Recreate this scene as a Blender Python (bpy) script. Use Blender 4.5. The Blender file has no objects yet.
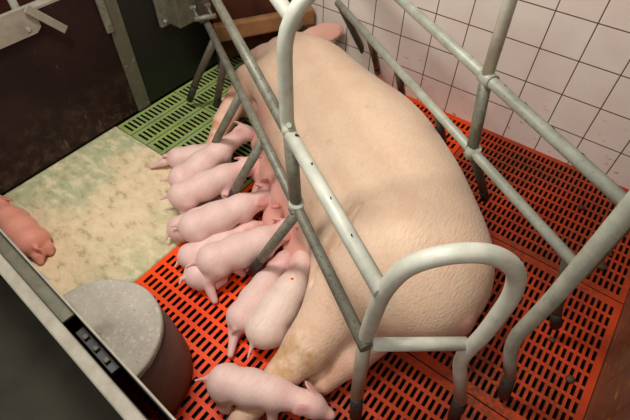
import bpy, bmesh, math, random
import numpy as np
from mathutils import Vector, Matrix
random.seed(4); rng = np.random.default_rng(4)
S = bpy.context.scene
COL = S.collection

# ---------------------------------------------------------------- camera
cam_d = bpy.data.cameras.new('camera'); cam = bpy.data.objects.new('camera', cam_d); COL.objects.link(cam)
Rw = ((0.79641175, 0.60470331, 0.00788872), (0.46677833, -0.60636217, -0.6437724), (-0.38450788, 0.51639019, -0.76517636))
right, down, fwd = [Vector(r) for r in Rw]
M = Matrix.Identity(4)
for i in range(3):
    M[i][0] = right[i]; M[i][1] = -down[i]; M[i][2] = -fwd[i]
M[0][3], M[1][3], M[2][3] = 1.10226923, -1.83188194, 1.38987097
cam.matrix_world = M
cam_d.sensor_width = 36; cam_d.lens = 453.689 * 36 / 630
cam_d.clip_start = 0.02
S.camera = cam

# ---------------------------------------------------------------- world, lights, exposure
w = bpy.data.worlds.new('world'); S.world = w; w.use_nodes = True
bg = w.node_tree.nodes['Background']; bg.inputs[0].default_value = (1.0, 0.94, 0.88, 1); bg.inputs[1].default_value = 0.22

def area(name, loc, target, size, energy, color, sy=None):
    d = bpy.data.lights.new(name, 'AREA'); d.energy = energy; d.color = color; d.size = size
    if sy: d.shape = 'RECTANGLE'; d.size_y = sy
    o = bpy.data.objects.new(name, d); COL.objects.link(o); o.location = loc
    o.rotation_euler = (Vector(target) - Vector(loc)).to_track_quat('-Z', 'Y').to_euler()
    return o
area('ceiling_light', (0.05, -1.45, 2.2), (0.5, -0.8, 0), 0.35, 34, (1.0, 0.96, 0.90), 0.45)
area('aisle_light', (0.9, -2.5, 2.3), (0.7, -0.3, 0.4), 0.8, 18, (1.0, 0.97, 0.93), 0.5)
S.view_settings.view_transform = 'Standard'; S.view_settings.look = 'None'
S.view_settings.gamma = 1; S.view_settings.use_curve_mapping = False
S.view_settings.exposure = 0.0

# ---------------------------------------------------------------- materials
def srgb(r, g, b):
    f = lambda c: (c / 255 / 12.92) if c / 255 <= 0.04045 else ((c / 255 + 0.055) / 1.055) ** 2.4
    return (f(r), f(g), f(b), 1)

class MN:
    """small node-graph helper"""
    def __init__(s, name, rough=0.6, metal=0.0, spec=0.5):
        s.m = bpy.data.materials.new(name); s.m.use_nodes = True; s.t = s.m.node_tree
        s.b = s.t.nodes['Principled BSDF']; s.b.inputs['Roughness'].default_value = rough
        s.b.inputs['Metallic'].default_value = metal; s.b.inputs['Specular IOR Level'].default_value = spec
        s.co = None
    def n(s, typ, **kw):
        nd = s.t.nodes.new(typ)
        for k, v in kw.items(): setattr(nd, k, v)
        return nd
    def l(s, a, b): s.t.links.new(a, b)
    def pos(s):
        if s.co is None: s.co = s.n('ShaderNodeNewGeometry').outputs['Position']
        return s.co
    def noise(s, scale, detail=4, rough=0.6, vec=None, stretch=None):
        nd = s.n('ShaderNodeTexNoise'); nd.inputs['Scale'].default_value = scale
        nd.inputs['Detail'].default_value = detail; nd.inputs['Roughness'].default_value = rough
        v = vec or s.pos()
        if stretch:
            mp = s.n('ShaderNodeMapping'); mp.inputs['Scale'].default_value = stretch[0]
            mp.inputs['Rotation'].default_value = stretch[1] if len(stretch) > 1 else (0, 0, 0)
            s.l(v, mp.inputs[0]); v = mp.outputs[0]
        s.l(v, nd.inputs['Vector']); return nd.outputs[0]
    def ramp(s, fac, lo, hi, a=0.0, b=1.0):
        nd = s.n('ShaderNodeMapRange'); nd.inputs[1].default_value = lo; nd.inputs[2].default_value = hi
        nd.inputs[3].default_value = a; nd.inputs[4].default_value = b; s.l(fac, nd.inputs[0]); return nd.outputs[0]
    def mix(s, fac, a, b):
        nd = s.n('ShaderNodeMix', data_type='RGBA')
        if isinstance(fac, (int, float)): nd.inputs[0].default_value = fac
        else: s.l(fac, nd.inputs[0])
        for i, c in ((6, a), (7, b)):
            if isinstance(c, tuple): nd.inputs[i].default_value = c
            else: s.l(c, nd.inputs[i])
        return nd.outputs[2]
    def math(s, op, a, b=0.0):
        nd = s.n('ShaderNodeMath', operation=op)
        for i, c in ((0, a), (1, b)):
            if isinstance(c, (int, float)): nd.inputs[i].default_value = c
            else: s.l(c, nd.inputs[i])
        return nd.outputs[0]
    def col(s, c):
        if isinstance(c, tuple): s.b.inputs['Base Color'].default_value = c
        else: s.l(c, s.b.inputs['Base Color'])
    def bump(s, h, strength=0.3, dist=0.002):
        nd = s.n('ShaderNodeBump'); nd.inputs['Strength'].default_value = strength; nd.inputs['Distance'].default_value = dist
        s.l(h, nd.inputs['Height']); s.l(nd.outputs[0], s.b.inputs['Normal'])

def simple(name, c1, c2, scale=12, rough=0.6, metal=0.0, spec=0.5, bump=0.2, lo=0.35, hi=0.65, detail=5):
    k = MN(name, rough, metal, spec); nz = k.noise(scale, detail)
    k.col(k.mix(k.ramp(nz, lo, hi), c1, c2))
    if bump: k.bump(nz, bump)
    return k.m

# tiled wall: square tiles 15 cm, brown grout, ochre splashes near the floor
def tile_mat(name, axis, off_h, off_z, cols):
    k = MN(name, 0.3, 0, 0.5); sep = k.n('ShaderNodeSeparateXYZ'); k.l(k.pos(), sep.inputs[0])
    lines = []
    for out, off in ((sep.outputs[axis], off_h), (sep.outputs[2], off_z)):
        v = k.math('DIVIDE', k.math('SUBTRACT', out, off), 0.15)
        f = k.math('ABSOLUTE', k.math('SUBTRACT', k.math('FRACT', v), 0.5))   # .5 on a joint
        lines.append(k.ramp(f, 0.482, 0.489))
    g = k.math('MAXIMUM', *lines)
    base = k.mix(k.ramp(k.noise(4, 3), 0.35, 0.7), *cols)
    base = k.mix(k.ramp(k.noise(45, 6), 0.62, 0.8, 0, 0.35), base, srgb(190, 160, 135))
    low = k.ramp(sep.outputs[2], 0.0, 0.35, 1, 0)
    st = k.math('MULTIPLY', k.ramp(k.noise(17, 2, 0.5, stretch=((1, 1, 2.6), (0, 0.5, 0))), 0.665, 0.70), low)
    base = k.mix(st, base, srgb(196, 150, 50))
    wh = k.math('MULTIPLY', k.ramp(k.noise(44, 2), 0.69, 0.73), low)
    base = k.mix(wh, base, srgb(150, 95, 50))
    k.col(k.mix(g, base, srgb(96, 66, 44)))
    k.bump(k.math('SUBTRACT', 1.0, g), 0.5, 0.0015)
    return k.m

def plastic_mat(name, c, c2, dirt, rough=0.5, dirt_lo=0.55):
    k = MN(name, rough, 0, 0.22); nz = k.noise(7, 5); n2 = k.noise(60, 4)
    a = k.mix(k.ramp(nz, 0.35, 0.65), c, c2)
    d = k.math('MULTIPLY', k.ramp(k.noise(3.1, 5), dirt_lo, dirt_lo + 0.2), k.ramp(n2, 0.35, 0.6))
    k.col(k.mix(d, a, dirt)); k.bump(n2, 0.25, 0.001); return k.m

def galv(name, c1, c2, rough=0.48, metal=0.35, dirt=srgb(70, 60, 48), dlo=0.60):
    k = MN(name, rough, metal, 0.5); n1 = k.noise(22, 6); n2 = k.noise(95, 4)
    a = k.mix(k.ramp(n1, 0.35, 0.68), c1, c2)
    a = k.mix(k.ramp(n2, dlo, dlo + 0.14, 0, 0.75), a, dirt)
    k.col(a); k.bump(n2, 0.3, 0.0008); return k.m

def skin(name, base, base2, pink, dirt, dlo=0.66, fur=0.5, stains=()):
    k = MN(name, 0.55, 0, 0.35)
    at = k.n('ShaderNodeAttribute'); at.attribute_name = 'tint'
    n1 = k.noise(9, 5); n2 = k.noise(150, 4, stretch=((1, 0.22, 1), (0, 0, 0.55)))
    a = k.mix(k.ramp(n1, 0.3, 0.7), base, base2)
    a = k.mix(k.ramp(n2, 0.45, 0.7, 0, 0.3), a, pink)
    a = k.mix(k.ramp(at.outputs['Fac'], 0.0, 1.0), a, pink)
    d = k.math('MULTIPLY', k.ramp(k.noise(16, 5), dlo, dlo + 0.12), 0.55)
    a = k.mix(d, a, dirt)
    for (c, rad, colr) in stains:
        vm = k.n('ShaderNodeVectorMath', operation='DISTANCE'); k.l(k.pos(), vm.inputs[0]); vm.inputs[1].default_value = c
        f = k.math('MULTIPLY', k.ramp(vm.outputs['Value'], rad * .4, rad, 0.75, 0), k.ramp(k.noise(24, 5), 0.38, 0.62))
        a = k.mix(f, a, colr)
    k.col(a)
    k.b.inputs['Subsurface Weight'].default_value = 0.06
    k.b.inputs['Subsurface Radius'].default_value = (0.012, 0.005, 0.003)
    k.b.inputs['Sheen Weight'].default_value = 0.15
    k.bump(n2, fur, 0.003); return k.m

AX = math.radians(-31.054); HX = (math.cos(AX), math.sin(AX)); VX = (-math.sin(AX), math.cos(AX))
def F(u, v, z):                       # crate frame (along, across, up) -> world
    return Vector((u * HX[0] + v * VX[0], u * HX[1] + v * VX[1], z))
MAT = dict(
    tile_back=tile_mat('tile_back', 0, 0.075, 0.0705 + 0.075, (srgb(232, 222, 210), srgb(224, 206, 194))),
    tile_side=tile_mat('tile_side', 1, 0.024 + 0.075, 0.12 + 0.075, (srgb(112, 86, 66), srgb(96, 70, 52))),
    orange=plastic_mat('orange_plastic', srgb(244, 78, 8), srgb(236, 66, 6), srgb(110, 55, 30), dirt_lo=0.6),
    red=plastic_mat('red_plastic', srgb(190, 66, 28), srgb(166, 54, 24), srgb(92, 56, 36), dirt_lo=0.44),
    green=plastic_mat('green_plastic', srgb(150, 166, 92), srgb(138, 158, 104), srgb(96, 122, 34), dirt_lo=0.48),
    pit=simple('slurry', srgb(7, 5, 4), srgb(12, 9, 7), 14, 0.5, bump=0.4),
    slot_shade=simple('shaded_slot_wall', srgb(52, 20, 12), srgb(34, 16, 10), 30, 0.6, bump=0.2),  # slot walls: shade inside the openings put into the colour
    panel=simple('dark_panel', srgb(34, 18, 20), srgb(46, 26, 26), 5, 0.38, bump=0.1),
    panel2=simple('dark_green_panel', srgb(15, 18, 14), srgb(24, 26, 20), 6, 0.5, bump=0.1),
    galv=galv('galvanised_steel', srgb(178, 180, 164), srgb(150, 154, 138), metal=.12),
    galv3s=galv('dark_sheet_steel', srgb(104, 100, 82), srgb(84, 82, 66), 0.5, 0.1),
    galv3=galv('soiled_galvanised_steel', srgb(84, 76, 62), srgb(64, 57, 46), metal=.05, dlo=0.55),
    galv2=galv('dull_galvanised_steel', srgb(128, 126, 110), srgb(102, 100, 86), metal=.12, dlo=0.55),
    pale=galv('pale_galvanised_steel', srgb(206, 206, 190), srgb(182, 184, 168), 0.42, 0.05, dlo=0.66),
    rubber=simple('soiled_black_foot', srgb(38, 34, 30), srgb(58, 52, 44), 40, 0.5, bump=0.4),
    sheet=galv('sheet_steel', srgb(158, 152, 136), srgb(136, 128, 112), 0.6, 0.1, dlo=0.64),
    darkhole=simple('bolt_hole', srgb(8, 6, 5), srgb(12, 9, 8), 5, 0.9, bump=0),
    wood=simple('brown_board', srgb(96, 48, 26), srgb(66, 32, 20), 9, 0.6),
    beam=simple('tan_trough_rim', srgb(160, 116, 76), srgb(132, 92, 58), 14, 0.5),
    concrete=simple('alley_concrete', srgb(58, 54, 40), srgb(42, 38, 28), 5, 0.8, bump=0.4),
    blackp=simple('black_plastic', srgb(20, 18, 17), srgb(34, 30, 28), 20, 0.45),
    eye=simple('piglet_eye', srgb(20, 12, 10), srgb(30, 18, 14), 20, 0.15, bump=0),
    hoof=simple('hoof', srgb(196, 160, 120), srgb(160, 122, 86), 60, 0.5),
    teat=simple('teat', srgb(214, 132, 122), srgb(204, 116, 108), 60, 0.45),
    dung=simple('dung', srgb(62, 38, 24), srgb(86, 56, 34), 70, 0.7, bump=0.5),
    sow=skin('sow_skin', srgb(233, 206, 176), srgb(226, 192, 162), srgb(216, 156, 140), srgb(186, 146, 92), 0.64, 0.8,
        [(F(1.42, -0.84, .12), .14, srgb(176, 128, 62)), (F(1.41, -.95, .07), .12, srgb(196, 156, 96)), (F(.14, -.68, .12), .14, srgb(190, 118, 60)), (F(.30, -.82, .08), .12, srgb(186, 120, 66))]),
    pig=skin('piglet_skin', srgb(228, 200, 190), srgb(220, 186, 176), srgb(218, 150, 144), srgb(196, 166, 144), 0.68, 0.25),
    pig2=skin('pale_piglet_skin', srgb(230, 212, 198), srgb(222, 200, 186), srgb(216, 150, 140), srgb(196, 164, 134), 0.66, 0.25),
    pig3=skin('red_lit_piglet_skin', srgb(228, 160, 138), srgb(222, 146, 126), srgb(214, 122, 108), srgb(200, 110, 70), 0.7, 0.25),  # red glow of a heat lamp put into the skin colour
)
# pale feed-dusted lying plate
k = MN('dusty_plate', 0.75); nz = k.noise(15, 5, 0.6, stretch=((1, 1.7, 1), (0, 0, 0.5)))
sp = k.n('ShaderNodeSeparateXYZ'); k.l(k.pos(), sp.inputs[0])
zone = k.math('ADD', k.math('MULTIPLY', k.math('ABSOLUTE', k.math('ADD', sp.outputs[0], 0.22)), -0.9), k.noise(3.0, 4))
a = k.mix(k.ramp(zone, 0.18, 0.40), srgb(178, 180, 140), srgb(222, 198, 160))
a = k.mix(k.ramp(nz, 0.50, 0.60, 0, 0.6), a, srgb(232, 214, 178))
a = k.mix(k.ramp(nz, 0.44, 0.36, 0, 0.6), a, srgb(158, 146, 104))
a = k.mix(k.ramp(k.noise(26, 4), 0.6, 0.75, 0, 0.55), a, srgb(162, 158, 118))
k.col(a); k.bump(nz, 0.8, 0.014); MAT['plate'] = k.m
# drum lid and drum side
k = MN('dusty_lid', 0.7); n1 = k.noise(95, 5); n2 = k.noise(8, 4)
a = k.mix(k.ramp(n2, 0.35, 0.65), srgb(168, 160, 146), srgb(150, 142, 128)); a = k.mix(k.ramp(n1, 0.54, 0.70, 0, 0.6), a, srgb(200, 192, 178))
a = k.mix(k.ramp(k.noise(140, 3), 0.62, 0.72, 0, .6), a, srgb(110, 100, 84)); k.col(a); k.bump(n1, 0.5, 0.003); MAT['lid'] = k.m
k = MN('drum_side', 0.6, 0, 0.25); n1 = k.noise(70, 5); a = k.mix(k.ramp(k.noise(10, 4), 0.35, 0.65), srgb(118, 98, 92), srgb(98, 80, 74))
a = k.mix(k.ramp(n1, 0.62, 0.74, 0, 0.6), a, srgb(150, 120, 108)); k.col(a); k.bump(n1, 0.3, 0.002); MAT['drum'] = k.m
# scratched soiled panel
k = MN('scratched_panel', 0.5, 0, 0.2); sep = k.n('ShaderNodeSeparateXYZ'); k.l(k.pos(), sep.inputs[0])
a = k.mix(k.ramp(k.noise(5, 4), 0.35, 0.65), srgb(32, 18, 19), srgb(44, 26, 25))
low = k.ramp(sep.outputs[2], 0.02, 0.30, 1, 0)
a = k.mix(k.math('MULTIPLY', k.math('MULTIPLY', k.ramp(k.noise(22, 8, 0.75), 0.48, 0.66), low), 0.5), a, srgb(110, 84, 66))
a = k.mix(k.math('MULTIPLY', k.ramp(k.noise(10, 3, 0.5, stretch=((6, 6, 0.8), (0.6, 0, 0))), 0.70, 0.74), 0.5), a, srgb(130, 110, 96))
k.col(a); MAT['panel'] = k.m

# ---------------------------------------------------------------- object helpers
def tag(o, label=None, cat=None, group=None, kind=None):
    if label: o['label'] = label
    if cat: o['category'] = cat
    if group: o['group'] = group
    if kind: o['kind'] = kind
    return o
def empty(name, loc, label, cat, group=None):
    o = bpy.data.objects.new(name, None); COL.objects.link(o); o.location = loc; o.empty_display_size = .05
    return tag(o, label, cat, group)
def link(name, me, mats, parent=None, smooth=False):
    o = bpy.data.objects.new(name, me); COL.objects.link(o)
    for m in (mats if isinstance(mats, (list, tuple)) else [mats]): me.materials.append(MAT[m])
    if smooth:
        me.polygons.foreach_set('use_smooth', [True] * len(me.polygons))
    if parent:
        o.parent = parent
        loc = Vector((0, 0, 0)); q = parent
        while q: loc += q.location; q = q.parent
        o.location = -loc              # meshes are written in world coordinates
    return o
def from_bm(name, bm, mats, parent=None, smooth=False):
    bmesh.ops.recalc_face_normals(bm, faces=bm.faces)
    me = bpy.data.meshes.new(name); bm.to_mesh(me); bm.free()
    return link(name, me, mats, parent, smooth)
def add_box(bm, c, s, rot=None, bev=0.0, mi=0):
    r = bmesh.ops.create_cube(bm, size=1.0); vs = r['verts']
    mat = Matrix.Translation(Vector(c)) @ (rot.to_4x4() if rot else Matrix.Identity(4)) @ Matrix.Diagonal((s[0], s[1], s[2], 1))
    bmesh.ops.transform(bm, matrix=mat, verts=vs)
    fs = list({f for v in vs for f in v.link_faces})
    if bev:
        es = list({e for v in vs for e in v.link_edges})
        g = bmesh.ops.bevel(bm, geom=es, offset=bev, segments=2, affect='EDGES', profile=0.5)
        fs = g['faces'] + [f for f in fs if f.is_valid]
    for f in fs:
        if f.is_valid: f.material_index = mi
def box(name, c, s, mat, parent=None, rot=None, bev=0.003):
    bm = bmesh.new(); add_box(bm, c, s, rot, bev); return from_bm(name, bm, mat, parent)
CR = Matrix.Rotation(AX, 3, 'Z')      # crate rotation
def fillet(pts, rad, n=7):
    out = [Vector(pts[0])]
    for i in range(1, len(pts) - 1):
        p, a, b = Vector(pts[i]), Vector(pts[i - 1]), Vector(pts[i + 1])
        da, db = (a - p), (b - p); r = min(rad, da.length * .49, db.length * .49)
        s, e = p + da.normalized() * r, p + db.normalized() * r
        for j in range(n + 1):
            t = j / n; out.append(s * (1 - t) ** 2 + p * 2 * t * (1 - t) + e * t * t)
    out.append(Vector(pts[-1])); return out
def add_tube(bm, pts, r, seg=18, rad=0.0, caps=True, mi=0):
    pts = fillet(pts, rad) if rad else [Vector(p) for p in pts]
    rs = r if isinstance(r, (list, tuple)) else [r] * len(pts)
    t0 = (pts[1] - pts[0]).normalized(); nrm = t0.orthogonal().normalized(); rings = []
    for i, p in enumerate(pts):
        t = (pts[min(i + 1, len(pts) - 1)] - pts[max(i - 1, 0)]).normalized()
        nrm = (nrm - t * nrm.dot(t)).normalized(); b = t.cross(nrm)
        rings.append([bm.verts.new(p + (nrm * math.cos(a) + b * math.sin(a)) * rs[i]) for a in [2 * math.pi * j / seg for j in range(seg)]])
    for i in range(len(rings) - 1):
        for j in range(seg):
            f = bm.faces.new((rings[i][j], rings[i][(j + 1) % seg], rings[i + 1][(j + 1) % seg], rings[i + 1][j])); f.smooth = True; f.material_index = mi
    if caps:
        for rr in (rings[0], rings[-1]):
            f = bm.faces.new(rr); f.material_index = mi
def tube(name, pts, r, mat, parent=None, rad=0.0, seg=18, holes=()):
    bm = bmesh.new(); add_tube(bm, pts, r, seg, rad)
    for (p, d) in holes:                              # bolt holes: short dark bores let into the wall of the tube
        d = Vector(d).normalized(); p = Vector(p)
        add_tube(bm, [p + d * (r - 0.004), p + d * (r + 0.0006)], 0.0062, 12, mi=1)
    return from_bm(name, bm, [mat, 'darkhole'], parent)

# ---------------------------------------------------------------- smooth-union body modeller (surface nets)
def build_body(name, prims, cell, mat, parent=None, k=0.02, grooves=()):
    """prims: ('c', a, b, ra, rb, tint[, k]) tapered capsule | ('e', centre, radii, 3x3 axes or None, tint[, k]) ellipsoid"""
    lo = np.array([1e9] * 3); hi = -lo
    for q in prims:
        if q[0] == 'c':
            for p, r in ((q[1], q[3]), (q[2], q[4])): lo = np.minimum(lo, np.array(p) - r); hi = np.maximum(hi, np.array(p) + r)
        else:
            r = max(q[2]); lo = np.minimum(lo, np.array(q[1]) - r); hi = np.maximum(hi, np.array(q[1]) + r)
    lo = lo - 3 * cell; hi = hi + 3 * cell; lo[2] = max(lo[2], -2.5 * cell)
    n = np.ceil((hi - lo) / cell).astype(int) + 1
    ax = [lo[i] + np.arange(n[i]) * cell for i in range(3)]
    D = np.full(n, 1.0, np.float32)
    def dist(q, P):
        if q[0] == 'c':
            a, b = np.array(q[1], np.float32), np.array(q[2], np.float32); ab = b - a
            t = np.clip(((P - a) @ ab) / max(float(ab @ ab), 1e-9), 0, 1)
            return np.linalg.norm(P - a - t[..., None] * ab, axis=-1) - (q[3] + (q[4] - q[3]) * t)
        L = P - np.array(q[1], np.float32)
        if q[3] is not None: L = L @ np.array(q[3], np.float32).T
        r = np.array(q[2], np.float32); k0 = np.linalg.norm(L / r, axis=-1); k1 = np.linalg.norm(L / (r * r), axis=-1)
        return k0 * (k0 - 1) / np.maximum(k1, 1e-6)
    for q in prims:
        kk = q[6] if (q[0] == 'c' and len(q) > 6) else (q[5] if (q[0] == 'e' and len(q) > 5) else k)
        if q[0] == 'c':
            l = np.minimum(np.array(q[1]) - q[3], np.array(q[2]) - q[4]); h = np.maximum(np.array(q[1]) + q[3], np.array(q[2]) + q[4])
        else: l = np.array(q[1]) - max(q[2]); h = np.array(q[1]) + max(q[2])
        i0 = np.maximum(((l - 0.05 - lo) / cell).astype(int), 0); i1 = np.minimum(((h + 0.05 - lo) / cell).astype(int) + 2, n)
        sl = tuple(slice(i0[i], i1[i]) for i in range(3))
        P = np.stack(np.meshgrid(*[ax[i][sl[i]] for i in range(3)], indexing='ij'), -1).astype(np.float32)
        d = dist(q, P); e = D[sl]; hh = np.clip(0.5 + 0.5 * (e - d) / kk, 0, 1)
        D[sl] = e * (1 - hh) + d * hh - kk * hh * (1 - hh)
    for (a, b, ra, rb, kk) in grooves:
        q = ('c', a, b, ra, rb, 0)
        P = np.stack(np.meshgrid(*ax, indexing='ij'), -1).astype(np.float32); e = -dist(q, P); del P
        hh = np.clip(0.5 - 0.5 * (D - e) / kk, 0, 1); D = D * (1 - hh) + e * hh + kk * hh * (1 - hh)
    # stay on the floor
    Z = ax[2][None, None, :].astype(np.float32); D = np.maximum(D, 0.002 - Z)
    ins = D < 0
    cs = np.zeros(np.array(n) - 1, int); acc = np.zeros(tuple(np.array(n) - 1) + (3,)); cnt = np.zeros(np.array(n) - 1)
    base = np.stack(np.meshgrid(*[np.arange(m - 1) for m in n], indexing='ij'), -1).astype(float)
    def sub(a, o): return a[o[0]:a.shape[0] - 1 + o[0], o[1]:a.shape[1] - 1 + o[1], o[2]:a.shape[2] - 1 + o[2]]
    for d in range(3):
        for o1 in (0, 1):
            for o2 in (0, 1):
                o = [0, 0, 0]; oth = [i for i in range(3) if i != d]; o[oth[0]] = o1; o[oth[1]] = o2; o_ = list(o); o_[d] = 1
                A, B = sub(D, o), sub(D, o_); x = (A < 0) != (B < 0)
                t = np.where(x, A / np.where(x, A - B, 1), 0)
                pt = np.array(o, float)[None, None, None] + np.zeros_like(base); pt[..., d] += t
                acc += pt * x[..., None]; cnt += x
    act = cnt > 0; idx = -np.ones(act.shape, int); idx[act] = np.arange(act.sum())
    V = (base[act] + acc[act] / cnt[act][:, None]) * cell + lo
    faces = []
    for d in range(3):
        a, b = [(1, 2), (2, 0), (0, 1)][d]
        sl0 = [slice(1, -1)] * 3; sl0[d] = slice(0, -1); sl1 = list(sl0); sl1[d] = slice(1, None)
        x = ins[tuple(sl0)] != ins[tuple(sl1)]; w_ = np.argwhere(x)
        if not len(w_): continue
        off = np.array([1, 1, 1]); off[d] = 0; c = w_ + off
        flip = ins[tuple(sl0)][x]
        def cell_at(da, db):
            q = c.copy(); q[:, a] -= da; q[:, b] -= db; return idx[q[:, 0], q[:, 1], q[:, 2]]
        quad = np.stack([cell_at(1, 1), cell_at(0, 1), cell_at(0, 0), cell_at(1, 0)], 1)
        quad[~flip] = quad[~flip][:, ::-1]; faces.append(quad)
    Q = np.concatenate(faces); Q = Q[(Q >= 0).all(1)]
    # light relaxation
    for _ in range(3 if cell > .006 else 2):
        s = np.zeros_like(V); c = np.zeros(len(V))
        for i, j in ((0, 1), (1, 2), (2, 3), (3, 0)):
            np.add.at(s, Q[:, i], V[Q[:, j]]); np.add.at(c, Q[:, i], 1); np.add.at(s, Q[:, j], V[Q[:, i]]); np.add.at(c, Q[:, j], 1)
        V = V * 0.4 + 0.6 * s / np.maximum(c, 1)[:, None]
    V[:, 2] = np.maximum(V[:, 2], 0.001)
    tn = np.zeros(len(V)); wt = np.zeros(len(V)) + 1e-9
    for q in prims:
        d = dist(q, V.astype(np.float32)); wgt = np.exp(-np.clip(d, -0.01, 1) / (0.006 if cell < 0.008 else 0.012)); t = q[5] if q[0] == 'c' else q[4]
        tn += wgt * t; wt += wgt
    me = bpy.data.meshes.new(name); me.from_pydata(V.tolist(), [], Q.tolist()); me.update()
    at = me.attributes.new('tint', 'FLOAT', 'POINT'); at.data.foreach_set('value', (tn / wt).astype(np.float32))
    return link(name, me, mat, parent, smooth=True)

# ---------------------------------------------------------------- setting: floors
def slat_floor(name, x0, x1, y0, y1, px, py, sx, sy, mat, m=0.012, th=0.022, seam_y=()):
    """plastic slatted floor: a real grid with open slots; px, py pitch, sx, sy slot size"""
    nx = max(1, int((x1 - x0 - 2 * m) / px)); ny = max(1, int((y1 - y0 - 2 * m) / py))
    mx, my = (x1 - x0 - nx * px) / 2, (y1 - y0 - ny * py) / 2
    xs = [x0]; ys = [y0]
    for i in range(nx): c = x0 + mx + (i + .5) * px; xs += [c - sx / 2, c + sx / 2]
    for j in range(ny): c = y0 + my + (j + .5) * py; ys += [c - sy / 2, c + sy / 2]
    xs.append(x1); ys.append(y1); bm = bmesh.new(); e = 0.002
    top = {}
    def v(i, j, z):
        if (i, j, z) not in top: top[i, j, z] = bm.verts.new((xs[i] + (e if i == 0 else -e if i == len(xs) - 1 else 0), ys[j] + (e if j == 0 else -e if j == len(ys) - 1 else 0), z))
        return top[i, j, z]
    solid = lambda i, j: 0 <= i < len(xs) - 1 and 0 <= j < len(ys) - 1 and not (i % 2 == 1 and j % 2 == 1)
    for i in range(len(xs) - 1):
        for j in range(len(ys) - 1):
            if solid(i, j):
                bm.faces.new((v(i, j, 0), v(i + 1, j, 0), v(i + 1, j + 1, 0), v(i, j + 1, 0)))
                for (di, dj, a, b) in ((-1, 0, (i, j + 1), (i, j)), (1, 0, (i + 1, j), (i + 1, j + 1)), (0, -1, (i, j), (i + 1, j)), (0, 1, (i + 1, j + 1), (i, j + 1))):
                    if not solid(i + di, j + dj):
                        bm.faces.new((v(*a, 0), v(*a, -th), v(*b, -th), v(*b, 0))).material_index = 1  # walls take the painted dark so slots look black
    return tag(from_bm(name, bm, [mat, 'slot_shade']), kind='structure')
for (a, b) in ((-1.825, -1.185), (-1.185, -0.585), (-0.585, 0.0)):
    slat_floor('floor', 0.70, 1.5, a, b, 0.02, 0.0495, 0.0108, 0.037, 'red')
for (a, b) in ((-1.825, -1.24), (-1.24, -0.62), (-0.62, 0.0)):
    slat_floor('floor', 0.10, 0.70, a, b, 0.0247, 0.052, 0.0125, 0.038, 'orange', m=0.008)
for i in range(7):                    # green slats come in seven narrow rows
    a = -0.648 + i * 0.1068
    slat_floor('floor', a, a + 0.1068, -1.055, -0.705, 0.092, 0.0245, 0.066, 0.0125, 'green', m=0.004)
    slat_floor('floor', a, a + 0.1068, -0.705, 0.0, 0.092, 0.0245, 0.066, 0.0125, 'green', m=0.004)
# pale solid lying plate, slightly uneven with trodden feed dust
bm = bmesh.new(); nx, ny = 90, 90
gx = np.linspace(-0.65, 0.098, nx); gy = np.linspace(-1.80, -1.057, ny); vv = [[None] * ny for _ in range(nx)]
from mathutils import noise as mnoise
for i, x in enumerate(gx):
    for j, y in enumerate(gy):
        h = 0.004 * mnoise.noise((x * 14, y * 20, 1.0)) + 0.003 * mnoise.noise((x * 40, y * 46, 3.0))
        ed = min(x + .65, .098 - x, y + 1.8, -1.057 - y); h = max(h, -0.001) * min(1, ed / .03)
        vv[i][j] = bm.verts.new((x, y, h + 0.002))
for i in range(nx - 1):
    for j in range(ny - 1):
        f = bm.faces.new((vv[i][j], vv[i + 1][j], vv[i + 1][j + 1], vv[i][j + 1])); f.smooth = True
r = bmesh.ops.extrude_face_region(bm, geom=bm.faces[:])
low = [g for g in r['geom'] if isinstance(g, bmesh.types.BMVert)]
for q in low: q.co.z = -0.03
tag(from_bm('floor', bm, 'plate'), kind='structure')
bm = bmesh.new(); add_box(bm, (0.43, -0.91, -0.74), (2.30, 1.96, 0.04))
for c_, s_ in (((0.43, 0.05, -0.39), (2.3, 0.06, 0.70)), ((0.43, -1.86, -0.39), (2.3, 0.06, 0.68)), ((1.55, -0.91, -0.39), (0.06, 1.9, 0.70)), ((-0.69, -0.91, -0.39), (0.06, 1.9, 0.66))): add_box(bm, c_, s_)
tag(from_bm('floor', bm, 'pit'), kind='structure')
tag(box('floor', (0.5, -3.18, -0.05), (7.0, 2.72, 0.05), 'concrete', bev=0), kind='structure')
tag(box('floor', (-1.85, -0.9, -0.05), (2.3, 1.9, 0.05), 'wood', bev=0), kind='structure')
# walls
tag(box('wall_back', (0.3, 0.06, 1.06), (4.4, 0.12, 2.16), 'tile_back', bev=0), kind='structure')
tag(box('wall_right', (1.56, -1.4, 1.06), (0.12, 2.8, 2.16), 'tile_side', bev=0), kind='structure')
tag(box('wall_left', (-2.4, -1.4, 0.9), (0.12, 2.8, 2.5), 'wood', bev=0), kind='structure')

# ---------------------------------------------------------------- pen partitions on the left
p = empty('pen_partition', (-0.67, -1.6, 0), 'dark scratched pen side panel beside the pale lying plate', 'panel')
box('board', (-0.67, -1.575, 0.305), (0.04, 1.33, 0.59), 'panel', p)
box('edge_strip', (-0.67, -1.575, 0.607), (0.044, 1.33, 0.012), 'sheet', p, bev=0.002)
p = empty('pen_partition', (-0.67, -0.47, 0), 'blackish green pen side panel behind the green slatted floor', 'panel')
box('board', (-0.67, -0.455, 0.38), (0.04, 0.89, 0.74), 'panel2', p)
p = empty('panel_post', (-0.65, -0.94, 0), 'flat grey metal strip joining the two dark side panels', 'post')
box('strip', (-0.645, -0.888, 0.36), (0.010, 0.070, 0.70), 'galv3s', p)
box('hinge_plate', (-0.636, -0.928, 0.55), (0.014, 0.030, 0.26), 'galv2', p)
for (y, z) in ((-0.910, 0.03), (-0.865, 0.03), (-0.910, 0.25), (-0.868, 0.26)):
    tube('rivet', [(-0.641, y, z), (-0.6365, y, z)], 0.005, 'galv2', p, seg=10)
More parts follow.
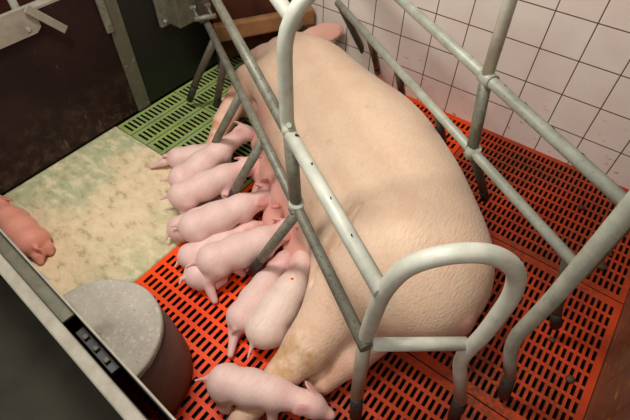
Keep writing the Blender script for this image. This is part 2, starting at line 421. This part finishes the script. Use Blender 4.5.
for z in (0.455, 0.53): tube('rivet', [(-0.63, -0.928, z), (-0.626, -0.928, z)], 0.005, 'galv2', p, seg=10)

# bracket with diagonal arm on top of the left panel
p = empty('panel_bracket', (-0.64, -1.35, 0.5), 'pale sheet metal bracket hooked over the dark panel, with a slanting arm', 'bracket')
bm = bmesh.new()
prof = [(-1.75, 0.630), (-1.20, 0.630), (-1.178, 0.610), (-1.178, 0.552), (-1.20, 0.536), (-1.75, 0.536)]
a = [bm.verts.new((-0.632, y, z)) for y, z in prof]; b = [bm.verts.new((-0.645, y, z)) for y, z in prof]
bm.faces.new(a); bm.faces.new(b[::-1])
for i in range(6): bm.faces.new((a[i], b[i], b[(i + 1) % 6], a[(i + 1) % 6]))
from_bm('plate', bm, 'sheet', p)
bm = bmesh.new(); add_tube(bm, [(-0.634, -1.225, 0.56), (-0.628, -1.225, 0.56)], 0.008, 12); from_bm('bolt', bm, 'galv', p)
q = Vector((-0.622, -1.205, 0.632)); e = Vector((-0.618, -1.105, 0.512)); d = e - q
x_ = d.normalized(); y_ = Vector((1, 0, 0)); z_ = x_.cross(y_).normalized(); y_ = z_.cross(x_); rm = Matrix((x_, y_, z_)).transposed()
box('arm', (q + e) / 2, (d.length, 0.008, 0.030), 'sheet', p, rot=rm, bev=0.002)
t = tube('standing_pipe', [(-0.72, -1.20, 0.0), (-0.72, -1.20, 1.0)], 0.014, 'galv')
tag(t, 'upright grey pipe just behind the dark panel bracket', 'pipe')

# ---------------------------------------------------------------- feed housing on the far left panel
p = empty('feeder_housing', (-0.60, -0.55, 0.34), 'grey metal feeder box hanging on the blackish green panel', 'feeder')
box('body', (-0.60, -0.545, 0.475), (0.10, 0.20, 0.27), 'galv3s', p, bev=0.008)
box('flange', (-0.635, -0.665, 0.475), (0.02, 0.045, 0.27), 'galv2', p, bev=0.003)
for z in (0.365, 0.50): tube('bolt', [(-0.626, -0.665, z), (-0.618, -0.665, z)], 0.007, 'galv', p, seg=10)

# ---------------------------------------------------------------- trough between the crate sides, at the sow's head
p = empty('feed_trough', F(-0.28, -0.42, 0), 'brown feed trough with a tan rim across the front of the crate', 'trough')
box('rim', F(-0.22, -0.42, 0.25), (0.045, 0.52, 0.085), 'beam', p, rot=CR, bev=0.01)
box('back_board', F(-0.33, -0.46, 0.50), (0.03, 0.40, 0.90), 'wood', p, rot=CR, bev=0.006)
box('basin', F(-0.275, -0.43, 0.215), (0.10, 0.42, 0.03), 'wood', p, rot=CR, bev=0.005)
for v in (-0.66, -0.26): box('support', F(-0.275, v, 0.11), (0.05, 0.03, 0.215), 'rubber', p, rot=CR)

# ---------------------------------------------------------------- farrowing crate
cr = empty('farrowing_crate', F(0.9, -0.44, 0), 'galvanised tubular steel farrowing crate standing around the lying sow', 'crate')
VL, VR, ZU, ZL, R0 = -0.735, -0.14, 0.66, 0.42, 0.0165
tocam = lambda P: Vector((0.15, -0.35, 1.0))
hl = [F(u, VL, ZU) for u in (1.10, 1.205, 1.315, 1.42)]
tube('upper_rail', [F(-0.30, VL, ZU), F(1.05, VL, ZU - .004)], R0 * .97, 'galv2', cr)
tube('upper_rail', [F(1.055, VL, ZU), F(1.548, VL + .008, ZU)], R0 * 1.04, 'pale', cr, holes=[(h, (0.40, 0.45, 1)) for h in hl])
tube('lower_rail', [F(-0.28, VL, ZL), F(1.55, VL, ZL)], R0 * 0.92, 'galv2', cr)
tube('top_rail', [F(-0.25, VL + .03, 0.925), F(1.05, VL + .03, 0.925)], R0, 'pale', cr)
hr = [F(u, VR, ZU) for u in (1.11, 1.195, 1.30, 1.40)]
tube('upper_rail', [F(-0.28, VR, ZU), F(1.57, VR, ZU)], R0, 'galv', cr, holes=[(h, (0.55, 0.75, 1)) for h in hr])
tube('lower_rail', [F(0.03, VR, ZL), F(1.56, VR, ZL)], R0 * 0.95, 'galv', cr)
# arch over the sow
tube('arch', [F(1.075, VL, ZU), F(1.055, VL, ZU + .02), F(1.062, VL, 0.98), F(1.07, -0.44, 1.08), F(1.06, VR - 0.03, 1.02), F(1.045, VR, ZU)], R0 * 1.05, 'pale', cr, rad=0.12)
tube('post', [F(1.10, VL, ZL - .02), F(1.075, VL, ZU - .012)], R0 * 1.08, 'galv2', cr)
tube('post', [F(1.09, VR, ZL - .02), F(1.045, VR, ZU)], R0 * 1.12, 'galv2', cr)
# collars at the joints
def collar(P, d, r=R0 * 1.32, l=0.045, mat='galv'):
    d = Vector(d).normalized(); P = Vector(P)
    o = tube('collar', [P - d * l / 2, P + d * l / 2], r, mat, cr)
    bm = bmesh.new(); s = Vector((0.3, -0.6, 0.7)); s = (s - d * s.dot(d)).normalized()
    add_tube(bm, [P + s * (r - .002), P + s * (r + 0.008)], 0.006, 6); from_bm('bolt', bm, 'galv2', o); return o
bm = bmesh.new(); q_ = F(1.068, VL, ZU + .02); d_ = Vector((.45, -.5, .75)).normalized(); add_tube(bm, [q_ + d_ * .010, q_ + d_ * .0185], 0.007, 8); from_bm('bolt', bm, 'galv', cr)
collar(F(1.05, VR, ZU), F(1, 0, 0))
collar(F(1.10, VL, ZL), F(0.2, 0, 1), l=0.04); collar(F(1.09, VR, ZL), F(0.2, 0, 1), l=0.04)
# finger bars: from the lower rails down and outwards, dark soiled feet
def finger(u0, u1, vr, side, zb=0.05, mat='galv2'):
    top = F(u0, vr, ZL); mid = F(u0 * .35 + u1 * .65, vr + side * 0.10, ZL * .30 + .055); bot = F(u1, vr + side * 0.145, zb)
    d = (bot - mid); cut = mid + d * 0.25
    o = tube('finger_bar', [top, mid, cut], R0 * 0.95, mat, cr, rad=0.06)
    tube('foot', [cut, bot], R0 * 0.97, 'rubber', o)
for u0, u1 in ((1.12, 1.03), (0.80, 0.70), (0.535, 0.40), (0.14, -0.02)): finger(u0, u1, VL, -1, mat='galv3' if u0 < .3 else 'galv2')
finger(0.30, 0.08, VL, -0.25, 0.06, mat='galv3')
for u0, u1 in ((1.09, 1.05), (0.88, 0.75), (0.60, 0.38), (0.36, 0.12), (0.06, 0.0)): finger(u0, u1, VR, 1.38, 0.07, mat='galv3')
finger(1.52, 1.58, VR, 0.55, 0.08, mat='galv3')
# rear gate: two hoops
tube('rear_hoop', [F(1.57, VL - .01, 0.16), F(1.525, VL + .01, ZL), F(1.545, VL + .012, ZU), F(1.562, -0.700, 0.757), F(1.588, -0.645, 0.797), F(1.612, -0.580, 0.795), F(1.632, -0.525, 0.745), F(1.640, -0.505, 0.66), F(1.640, -0.512, 0.5), F(1.63, -0.525, 0.36), F(1.675, -0.49, 0.15)], R0 * 1.04, 'pale', cr, rad=0.05)
h = bpy.context.scene.objects['rear_hoop']
tube('foot', [F(1.57, VL - .01, 0.17), F(1.585, VL - .01, 0.04)], R0 * 1.06, 'rubber', h)
tube('foot', [F(1.672, -0.492, 0.16), F(1.69, -0.49, 0.04)], R0 * 1.06, 'rubber', h)
tube('cross_bar', [F(1.55, VL + .015, ZL + .01), F(1.625, -0.525, ZL + .01)], R0 * 0.95, 'pale', cr)
h2 = tube('rear_hoop', [F(1.57, VR, ZL), F(1.57, VR, 1.0), F(1.60, -0.25, 1.16), F(1.65, -0.37, 1.05), F(1.645, -0.37, 0.55), F(1.63, -0.365, 0.32), F(1.672, -0.33, 0.15)], R0 * 1.06, 'galv', cr, rad=0.08)
tube('foot', [F(1.67, -0.332, 0.16), F(1.69, -0.32, 0.04)], R0 * 1.08, 'rubber', h2)
# clamp and front post at the head end
tube('post', [F(-0.06, VL - .01, 0.40), F(-0.06, VL - .01, 1.1)], R0 * 0.95, 'galv2', cr)
c = empty('clamp', (0, 0, 0), None, None); c.parent = cr; c.location = -cr.location
bm = bmesh.new()
C0 = F(-0.03, VL - .005, 0.455)
add_tube(bm, [C0 + F(-.05, -.03, 0), C0 + F(.06, -.03, .0)], 0.006, 10)
add_tube(bm, [C0 + F(-.05, .03, 0), C0 + F(.06, .03, .0)], 0.006, 10)
for s in (-1, 1):
    add_tube(bm, [C0 + F(.05 * s, -.045, 0), C0 + F(.05 * s, .045, 0)], 0.011, 6)
bpy.data.objects.remove(c)
from_bm('clamp', bm, 'galv2', cr)

# ---------------------------------------------------------------- front board of the pen (alley side)
p = empty('front_rail', (0.3, -1.81, 0), 'long grey metal channel board along the front of the pen, at lower left', 'board')
FR = Matrix.Rotation(math.radians(-3.2), 3, 'Z')
def fr(x, dy, z): return Vector((0.45, -1.835, 0)) + FR @ Vector((x - 0.45, dy, z))
def fbox(bm, x0, x1, y0, y1, z0, z1, bev=0.0015, mi=0): add_box(bm, fr((x0 + x1) / 2, (y0 + y1) / 2, (z0 + z1) / 2), (x1 - x0, y1 - y0, z1 - z0), FR, bev, mi)
bm = bmesh.new(); fbox(bm, -1.2, 1.04, 0.0, 0.028, -0.024, 0.50, 0.004); from_bm('outer_board', bm, 'sheet', p)
bm = bmesh.new(); fbox(bm, -1.2, 1.04, 0.0582, 0.0632, 0.0, 0.50, 0.001); from_bm('inner_plate', bm, 'sheet', p)
bm = bmesh.new(); fbox(bm, -1.2, 0.40, 0.0285, 0.0577, 0.468, 0.476); from_bm('channel_bottom', bm, 'galv3s', p)
bm = bmesh.new(); fbox(bm, 0.42, 0.56, 0.0335, 0.0545, 0.43, 0.445); lt = from_bm('latch', bm, 'blackp', p)
for x in (0.45, 0.49, 0.53):
    bm = bmesh.new(); fbox(bm, x - .006, x + .006, 0.038, 0.050, 0.446, 0.454); from_bm('latch_tooth', bm, 'galv3', lt)

# ---------------------------------------------------------------- drum with a dusty lid
p = empty('creep_feeder', (0.363, -1.70, 0), 'round creep feeder drum with dusty pale grey lid by the front board', 'feeder')
def lathe_clip(prof, mat, name, ymin=-1.768, notch=False):
    bm = bmesh.new(); cx, cy = 0.363, -1.769; seg = 72; rings = []
    for (r, z) in prof:
        ring = []
        for j in range(seg):
            a = 2 * math.pi * j / seg; x, y = cx + r * math.cos(a), cy + r * math.sin(a)
            zz = z
            if notch:     # shallow folded dent running from the front edge to the middle
                dx = x - (cx - 0.005); dent = math.exp(-(dx / 0.018) ** 2) * max(0, 1 - (y - ymin) / 0.05)
                zz -= 0.030 * max(0, min(1, dent)); zz += 0.004 * mnoise.noise((x * 25, y * 25, 0))
            ring.append(bm.verts.new((x, max(y, -1.7690 - 0.0559 * (x - 0.45)), zz)))
        rings.append(ring)
    for i in range(len(rings) - 1):
        for j in range(seg):
            try: f = bm.faces.new((rings[i][j], rings[i][(j + 1) % seg], rings[i + 1][(j + 1) % seg], rings[i + 1][j])); f.smooth = True
            except ValueError: pass
    bm.faces.new(rings[0]); bm.faces.new(rings[-1][::-1])
    bmesh.ops.remove_doubles(bm, verts=bm.verts, dist=1e-5)
    return from_bm(name, bm, mat, p)
lathe_clip([(0.188, 0.002), (0.187, 0.06), (0.180, 0.16), (0.170, 0.240), (0.166, 0.275), (0.155, 0.244)], 'drum', 'drum')
lathe_clip([(0.10, 0.2455), (0.15, 0.2755), (0.1655, 0.2755), (0.168, 0.282), (0.168, 0.296), (0.165, 0.302)] + [(r, 0.303 - 0.016 * math.sin(min(1, (0.165 - r) / 0.11) * math.pi / 2)) for r in np.linspace(0.16, 0.005, 22)], 'lid', 'lid', notch=True)

# ---------------------------------------------------------------- the sow
def C_(a, b, ra, rb, t=0.0, k=None):
    q = ['c', tuple(F(*a)), tuple(F(*b)), ra, rb, t]; return q + [k] if k else q
Raxis = np.array([[HX[0], HX[1], 0], [VX[0], VX[1], 0], [0, 0, 1.0]])
def E_(c, r, t=0.0, k=None, R=None):
    q = ['e', tuple(F(*c)), r, R if R is not None else Raxis, t]; return q + [k] if k else q
def rot_axes(x, z):
    x = np.array(x, float); x /= np.linalg.norm(x); z = np.array(z, float); z -= x * (z @ x); z /= np.linalg.norm(z)
    return np.array([x, np.cross(z, x), z])
sow = [
    E_((0.34, -0.37, 0.19), (0.36, 0.235, 0.19), 0, .06), E_((0.76, -0.365, 0.20), (0.50, 0.315, 0.215), 0, .08),
    E_((1.20, -0.43, 0.205), (0.32, 0.285, 0.205), 0, .05), E_((1.36, -0.44, 0.17), (0.15, 0.19, 0.15), .15, .05), E_((1.0, -0.385, 0.195), (0.38, 0.30, 0.205), 0, .05),
    C_((0.22, -0.37, 0.18), (0.02, -0.35, 0.16), 0.18, 0.135, .05, .06),
    C_((0.0, -0.36, 0.155), (-0.11, -0.45, 0.12), 0.115, 0.075, .15, .05), C_((-0.11, -0.45, 0.12), (-0.155, -0.50, 0.10), 0.072, 0.058, .5, .03),
    C_((0.02, -0.42, 0.20), (-0.06, -0.46, 0.165), 0.08, 0.06, .2, .03),
    # shoulder and folded upper foreleg
    E_((0.30, -0.46, 0.22), (0.16, 0.16, 0.12), 0, .06),
    C_((0.27, -0.50, 0.24), (0.10, -0.60, 0.17), 0.10, 0.070, .15, .05), C_((0.10, -0.60, 0.17), (0.26, -0.775, 0.10), 0.064, 0.046, .45, .03),
    C_((0.26, -0.775, 0.10), (0.37, -0.865, 0.05), 0.042, 0.034, .35, .02),
    # lower foreleg
    C_((0.22, -0.55, 0.08), (0.10, -0.72, 0.06), 0.06, 0.045, .3, .03),
    # hind legs
    C_((1.24, -0.46, 0.25), (1.275, -0.61, 0.21), 0.165, 0.135, .02, .025), C_((1.275, -0.61, 0.21), (1.375, -0.80, 0.12), 0.125, 0.072, .1, .05),
    C_((1.375, -0.80, 0.12), (1.43, -0.95, 0.06), 0.068, 0.044, .15, .03), C_((1.43, -0.95, 0.06), (1.475, -1.05, 0.036), 0.042, 0.034, .2, .02),
    C_((1.36, -0.56, 0.11), (1.425, -0.69, 0.075), 0.10, 0.066, .35, .03), C_((1.425, -0.69, 0.075), (1.465, -0.80, 0.04), 0.060, 0.036, .55, .02),
    # vulva and tail root
    E_((1.508, -0.385, 0.19), (0.026, 0.032, 0.052), 1.8, .02),
]
for i, u in enumerate((0.42, 0.56, 0.70, 0.84, 0.98, 1.10)):
    v = (-0.545, -0.595, -0.625, -0.625, -0.595, -0.55)[i]
    sow.append(E_((u, v, 0.15), (0.10, 0.115, 0.125), 1.0, .045)); sow.append(E_((u + .02, v - .05, 0.065), (0.10, 0.11, 0.07), 1.1, .03))
GR = [((1.13, -0.545, 0.375), (1.155, -0.60, 0.350), .004, .010), ((1.155, -0.60, 0.350), (1.20, -0.655, 0.31), .010, .013), ((1.20, -0.655, 0.31), (1.245, -0.735, 0.23), .013, .014)]
# ears: cupped leaves
def ear(base, tip, up, wid, th, t=.85):
    b, e = np.array(F(*base)), np.array(F(*tip)); u3 = np.array(F(*up)); x = e - b; L = np.linalg.norm(x); ax3 = rot_axes(x, u3)
    c = (b + e) / 2
    return [['e', tuple(c), (L * .56, wid, th), ax3, t, .012], ['e', tuple(b + x * .25), (L * .25, wid * .7, th * 1.6), ax3, t * .7, .02]]
sow += ear((-0.02, -0.29, 0.245), (-0.03, -0.085, 0.26), (0.6, -0.3, 0.8), 0.055, 0.011)
sow += ear((-0.01, -0.36, 0.27), (-0.085, -0.42, 0.235), (-0.3, 0.1, 0.9), 0.05, 0.012, .6)
so = build_body('sow', sow, 0.008, 'sow', k=0.04, grooves=[(tuple(F(*a)), tuple(F(*b)), ra, rb, .03) for a, b, ra, rb in GR])
tag(so, 'large pale pink sow lying on her side inside the tubular crate', 'sow')
bm = bmesh.new(); bmesh.ops.create_uvsphere(bm, u_segments=14, v_segments=10, radius=.009, matrix=Matrix.Translation(F(-0.075, -0.405, 0.208))); from_bm('eye', bm, 'eye', so, True)
for (u, v, z) in ((0.64, -0.712, 0.20), (0.77, -0.738, 0.20), (0.90, -0.738, 0.20), (1.01, -0.695, 0.20)):
    P = F(u, v, z); d = F(0.05, -1, 0.25).normalized()
    bm = bmesh.new(); add_tube(bm, [P - d * .01, P + d * .006, P + d * .014, P + d * .018], [.010, .008, .0065, .003], 12); from_bm('teat', bm, 'teat', so, True)
for base, tip in (((0.375, -0.87, 0.045), (0.41, -0.905, 0.02)), ((1.478, -1.055, 0.032), (1.50, -1.10, 0.016)), ((1.46, -0.815, 0.038), (1.485, -0.865, 0.016))):
    for s in (-1, 1):
        b, t = F(*base), F(*tip); sd = (t - b).cross(Vector((0, 0, 1))).normalized() * 0.016 * s
        bm = bmesh.new(); add_tube(bm, [b + sd - (t - b) * .2, b + sd + (t - b) * .4, t + sd * .9], [.019, .017, .006], 12); from_bm('hoof', bm, 'hoof', so, True)

# ---------------------------------------------------------------- piglets
def piglet(label, R, Sh, H, N, r=0.055, mat='pig', tail=None, hind=None, fore=None, ears=(1, 1), group='piglets in the pen', lying=False, spots=()):
    R, Sh, H, N = [np.array(q, float) for q in (R, Sh, H, N)]
    ax = (Sh - R) / np.linalg.norm(Sh - R); side = np.cross([0, 0, 1], ax); side /= np.linalg.norm(side); up = np.cross(ax, side)
    hd = (N - H) / np.linalg.norm(N - H); hs = np.cross([0, 0, 1], hd); hs /= np.linalg.norm(hs); hu = np.cross(hd, hs)
    s = r / 0.055; mid = (R + Sh) / 2 - up * 0.004
    pr = [['c', tuple(R), tuple(mid), r * .88, r * .98, 0, .03], ['c', tuple(mid), tuple(Sh), r * .98, r * .84, 0, .03],
          ['e', tuple(R - ax * .012 * s), (r * .85, r * .95, r * .92), np.array([ax, side, up]), .1, .03],
          ['e', tuple(R + ax * .014 + side * r * .52 - up * r * .15), (r * .72, r * .50, r * .86), np.array([ax, side, up]), .05, .006],
          ['e', tuple(Sh + side * r * .45 - up * r * .2), (r * .5, r * .42, r * .72), np.array([ax, side, up]), .08, .006],
          ['e', tuple(Sh - side * r * .45 - up * r * .2), (r * .5, r * .42, r * .72), np.array([ax, side, up]), .08, .006],
           ['e', tuple(R + ax * .014 - side * r * .52 - up * r * .15), (r * .72, r * .50, r * .86), np.array([ax, side, up]), .05, .006],
           ['c', tuple(Sh), tuple(H), r * .78, r * .62, .1, .03],
          ['e', tuple(H), (.046 * s, .036 * s, .038 * s), np.array([hd, hs, hu]), .1, .015],
          ['c', tuple(H + hd * .02 * s), tuple(H + hd * .062 * s), .026 * s, .0165 * s, .45, .02],
          ['c', tuple(H + hd * .062 * s), tuple(H + hd * .070 * s), .0165 * s, .0155 * s, 1, .006]]
    for sg, on in zip((-1, 1), ears):      # leaf ears pointing out and back
        if not on: continue
        b = H + hs * sg * .026 * s + hu * .026 * s - hd * .006 * s
        e = b + (hs * sg * .020 - hu * .008 - hd * .040) * s
        a3 = rot_axes(e - b, hu * .7 + hs * sg); c = (b + e) / 2
        pr.append(['e', tuple(c), (.029 * s, .0235 * s, .0052 * s), a3, .9, .006])
    hooves = []
    def leg(top, pts, rr):
        ch = [np.array(top)] + [np.array(q) for q in pts]
        for i in range(len(ch) - 1):
            pr.append(['c', tuple(ch[i]), tuple(ch[i + 1]), rr[i], rr[i + 1], (.05, .3, .6)[min(i, 2)], .012])
        hooves.append((ch[-1], ch[-1] - ch[-2]))
    for sg in (-1, 1):
        top = R + side * sg * r * .55 - up * .012
        o = (hind or {}).get(sg)
        if o is None:
            if lying: o = [top - up * .02 + ax * .03 + side * sg * .02, np.array([*(R + ax * .065 + side * sg * r * 1.0)[:2], .016])]
            else: o = [R + side * sg * r * .62 - ax * .02 - np.array([0, 0, R[2] * .5]), np.array([*(R + side * sg * r * .65 - ax * .004)[:2], .014])]
        leg(top, o, [.036 * s, .0205 * s, .0125 * s, .011 * s])
        top = Sh + side * sg * r * .5 - up * .015; o = (fore or {}).get(sg)
        if o is None:
            if lying: o = [top - up * .02 + ax * .02 + side * sg * .02, np.array([*(Sh + ax * .06 + side * sg * r * .9)[:2], .016])]
            else: o = [Sh + side * sg * r * .6 + ax * .006 - np.array([0, 0, Sh[2] * .5]), np.array([*(Sh + side * sg * r * .6 + ax * .012)[:2], .014])]
        leg(top, o, [.028 * s, .0145 * s, .0115 * s, .0105 * s])
    if tail is None:
        t0 = R - ax * r * .95 + up * .018; tail = [t0 - ax * .015 + side * .006, t0 - ax * .03 - side * .004 - up * .01]
    tp = [R - ax * r * .8 + up * .02] + [np.array(q, float) for q in tail]
    for i in range(len(tp) - 1): pr.append(['c', tuple(tp[i]), tuple(tp[i + 1]), max(.0075 - i * .0015, .0048), max(.006 - i * .0015, .0045), .35, .008])
    for q in list(spots): pr.append(['e', tuple(q[0]), (q[1],) * 3, None, 1.6, .004])
    o = build_body('piglet', pr, 0.0042, mat, k=0.015)
    tag(o, label, 'piglet', group)
    for sg in (-1, 1):
        P = Vector(H + hd * .026 * s + hs * sg * .0235 * s + hu * .014 * s)
        bm = bmesh.new(); bmesh.ops.create_uvsphere(bm, u_segments=12, v_segments=8, radius=.0042 * s, matrix=Matrix.Translation(P)); from_bm('eye', bm, 'eye', o, True)
    for (q, d) in hooves:
        d = Vector(d).normalized(); q = Vector(q); d.z = min(d.z, -.1)
        f = Vector(ax) * .012
        bm = bmesh.new(); e = q + f * .8; e.z = .009; q2 = q - f * .2; q2.z = max(q.z, .010)
        add_tube(bm, [q2, (q2 + e) / 2, e], [.0105 * s, .0115 * s, .005 * s], 10); from_bm('hoof', bm, 'hoof', o, True)
    return o

piglet('small piglet topmost in the row, one hind leg stretched onto the pale plate',
       (-0.200, -1.050, .052), (-0.125, -0.955, .05), (-0.10, -0.87, .045), (-0.08, -0.81, .04), .045,
       hind={-1: [(-0.24, -1.02, .03), (-0.20, -1.00, .016)], 1: [(-0.251, -1.096, .035), (-0.290, -1.140, .016)]}, lying=True,
       tail=[(-0.243, -1.090, .072), (-0.250, -1.098, .066)])
piglet('piglet with its whole head and dark eye showing by the sow foreleg',
       (-0.066, -1.140, .090), (-0.050, -0.950, .105), (-0.045, -0.812, .110), (-0.005, -0.772, .092), .052,
       tail=[(-0.103, -1.185, .092), (-0.130, -1.200, .085), (-0.150, -1.190, .092)])
piglet('plump piglet with a round cupped ear, third from the top of the row',
       (0.006, -1.202, .092), (0.066, -1.042, .10), (0.104, -0.94, .10), (0.135, -0.865, .085), .053,
       fore={-1: [(0.105, -1.085, .06), (0.118, -1.100, .02)]},
       tail=[(-0.045, -1.245, .085), (-0.066, -1.265, .07)])
piglet('piglet squeezed low between two bigger ones, tail over the pale plate edge',
       (0.090, -1.300, .052), (0.130, -1.180, .05), (0.160, -1.08, .05), (0.188, -1.02, .045), .046, lying=True,
       tail=[(0.068, -1.345, .055), (0.078, -1.370, .04)])
piglet('piglet climbing on the middle of the row with pale tail sticking left',
       (0.165, -1.285, .105), (0.235, -1.125, .112), (0.280, -1.030, .108), (0.322, -0.985, .085), .055,
       tail=[(0.118, -1.325, .115), (0.098, -1.345, .112)])
piglet('mostly hidden piglet, its small pale rump at the corner of the orange floor',
       (0.212, -1.362, .050), (0.258, -1.25, .05), (0.29, -1.15, .05), (0.316, -1.095, .045), .045, lying=True,
       tail=[(0.180, -1.400, .035), (0.186, -1.425, .03)])
piglet('piglet lying low on the orange floor underneath a bigger one, round rump showing',
       (0.292, -1.400, .055), (0.335, -1.275, .055), (0.372, -1.17, .055), (0.402, -1.11, .05), .048, lying=True)
piglet('lowest of the row lying over another piglet, straight hind leg on orange slats',
       (0.322, -1.345, .108), (0.402, -1.195, .112), (0.438, -1.095, .105), (0.468, -1.035, .09), .057,
       hind={-1: [(0.330, -1.405, .06), (0.384, -1.430, .014)], 1: [(0.37, -1.300, .05), (0.388, -1.295, .016)]},
       tail=[(0.280, -1.400, .112), (0.262, -1.425, .10)])
piglet('slim piglet with hind leg stretched back, lying left of the pale spotted piglet',
       (0.519, -1.427, .060), (0.502, -1.298, .065), (0.494, -1.196, .068), (0.47, -1.118, .065), .048, lying=True,
       hind={1: [(0.526, -1.478, .03), (0.560, -1.535, .014)]}, tail=[(0.535, -1.478, .07), (0.530, -1.49, .055)])
piglet('pale piglet with a small orange spot on its neck, lying against the sow thigh',
       (0.612, -1.418, .080), (0.592, -1.275, .085), (0.560, -1.172, .085), (0.512, -1.115, .085), .060, 'pig2', lying=True,
       tail=[(0.612, -1.485, .07), (0.622, -1.518, .05)])
piglet('piglet standing alone over the sow hind foot at the bottom of the pen',
       (0.640, -1.618, .098), (0.765, -1.558, .102), (0.865, -1.520, .10), (0.925, -1.505, .078), .049,
       hind={-1: [(0.665, -1.660, .05), (0.695, -1.652, .014)]}, fore={-1: [(0.79, -1.60, .05), (0.805, -1.607, .014)]},
       tail=[(0.592, -1.645, .112), (0.568, -1.668, .105)])
piglet('reddish piglet lying by the front board, cut off by the left border',
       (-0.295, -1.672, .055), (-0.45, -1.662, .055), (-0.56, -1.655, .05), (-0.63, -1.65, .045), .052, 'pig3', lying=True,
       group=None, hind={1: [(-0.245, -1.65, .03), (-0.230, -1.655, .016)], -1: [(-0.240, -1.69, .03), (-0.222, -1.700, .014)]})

pg = bpy.context.scene.objects['piglet.009']
bm = bmesh.new(); bmesh.ops.create_uvsphere(bm, u_segments=12, v_segments=8, radius=1, matrix=Matrix.Translation((0.590, -1.262, 0.139)) @ Matrix.Diagonal((.0055, .0055, .002, 1)))
tag(from_bm('paint_spot', bm, 'orange', pg, True), 'small orange spot')
# ---------------------------------------------------------------- droppings on the slats
for i, (x, y, r) in enumerate(((1.335, -0.43, .017), (1.37, -0.44, .018), (1.39, -0.475, .02), (1.25, -0.23, .012), (1.345, -0.865, .010), (1.43, -0.96, .013), (1.40, -0.40, .012))):
    bm = bmesh.new(); bmesh.ops.create_icosphere(bm, subdivisions=3, radius=r)
    for v in bm.verts:
        v.co *= 1 + .25 * mnoise.noise(v.co * 60 + Vector((i, 0, 0))); v.co.z *= .6; v.co += Vector((x, y, r * .5))
    tag(from_bm('dropping', bm, 'dung', None, True), 'dark lump of dung on the red slats beyond the crate', 'dung', 'droppings on the red slats')
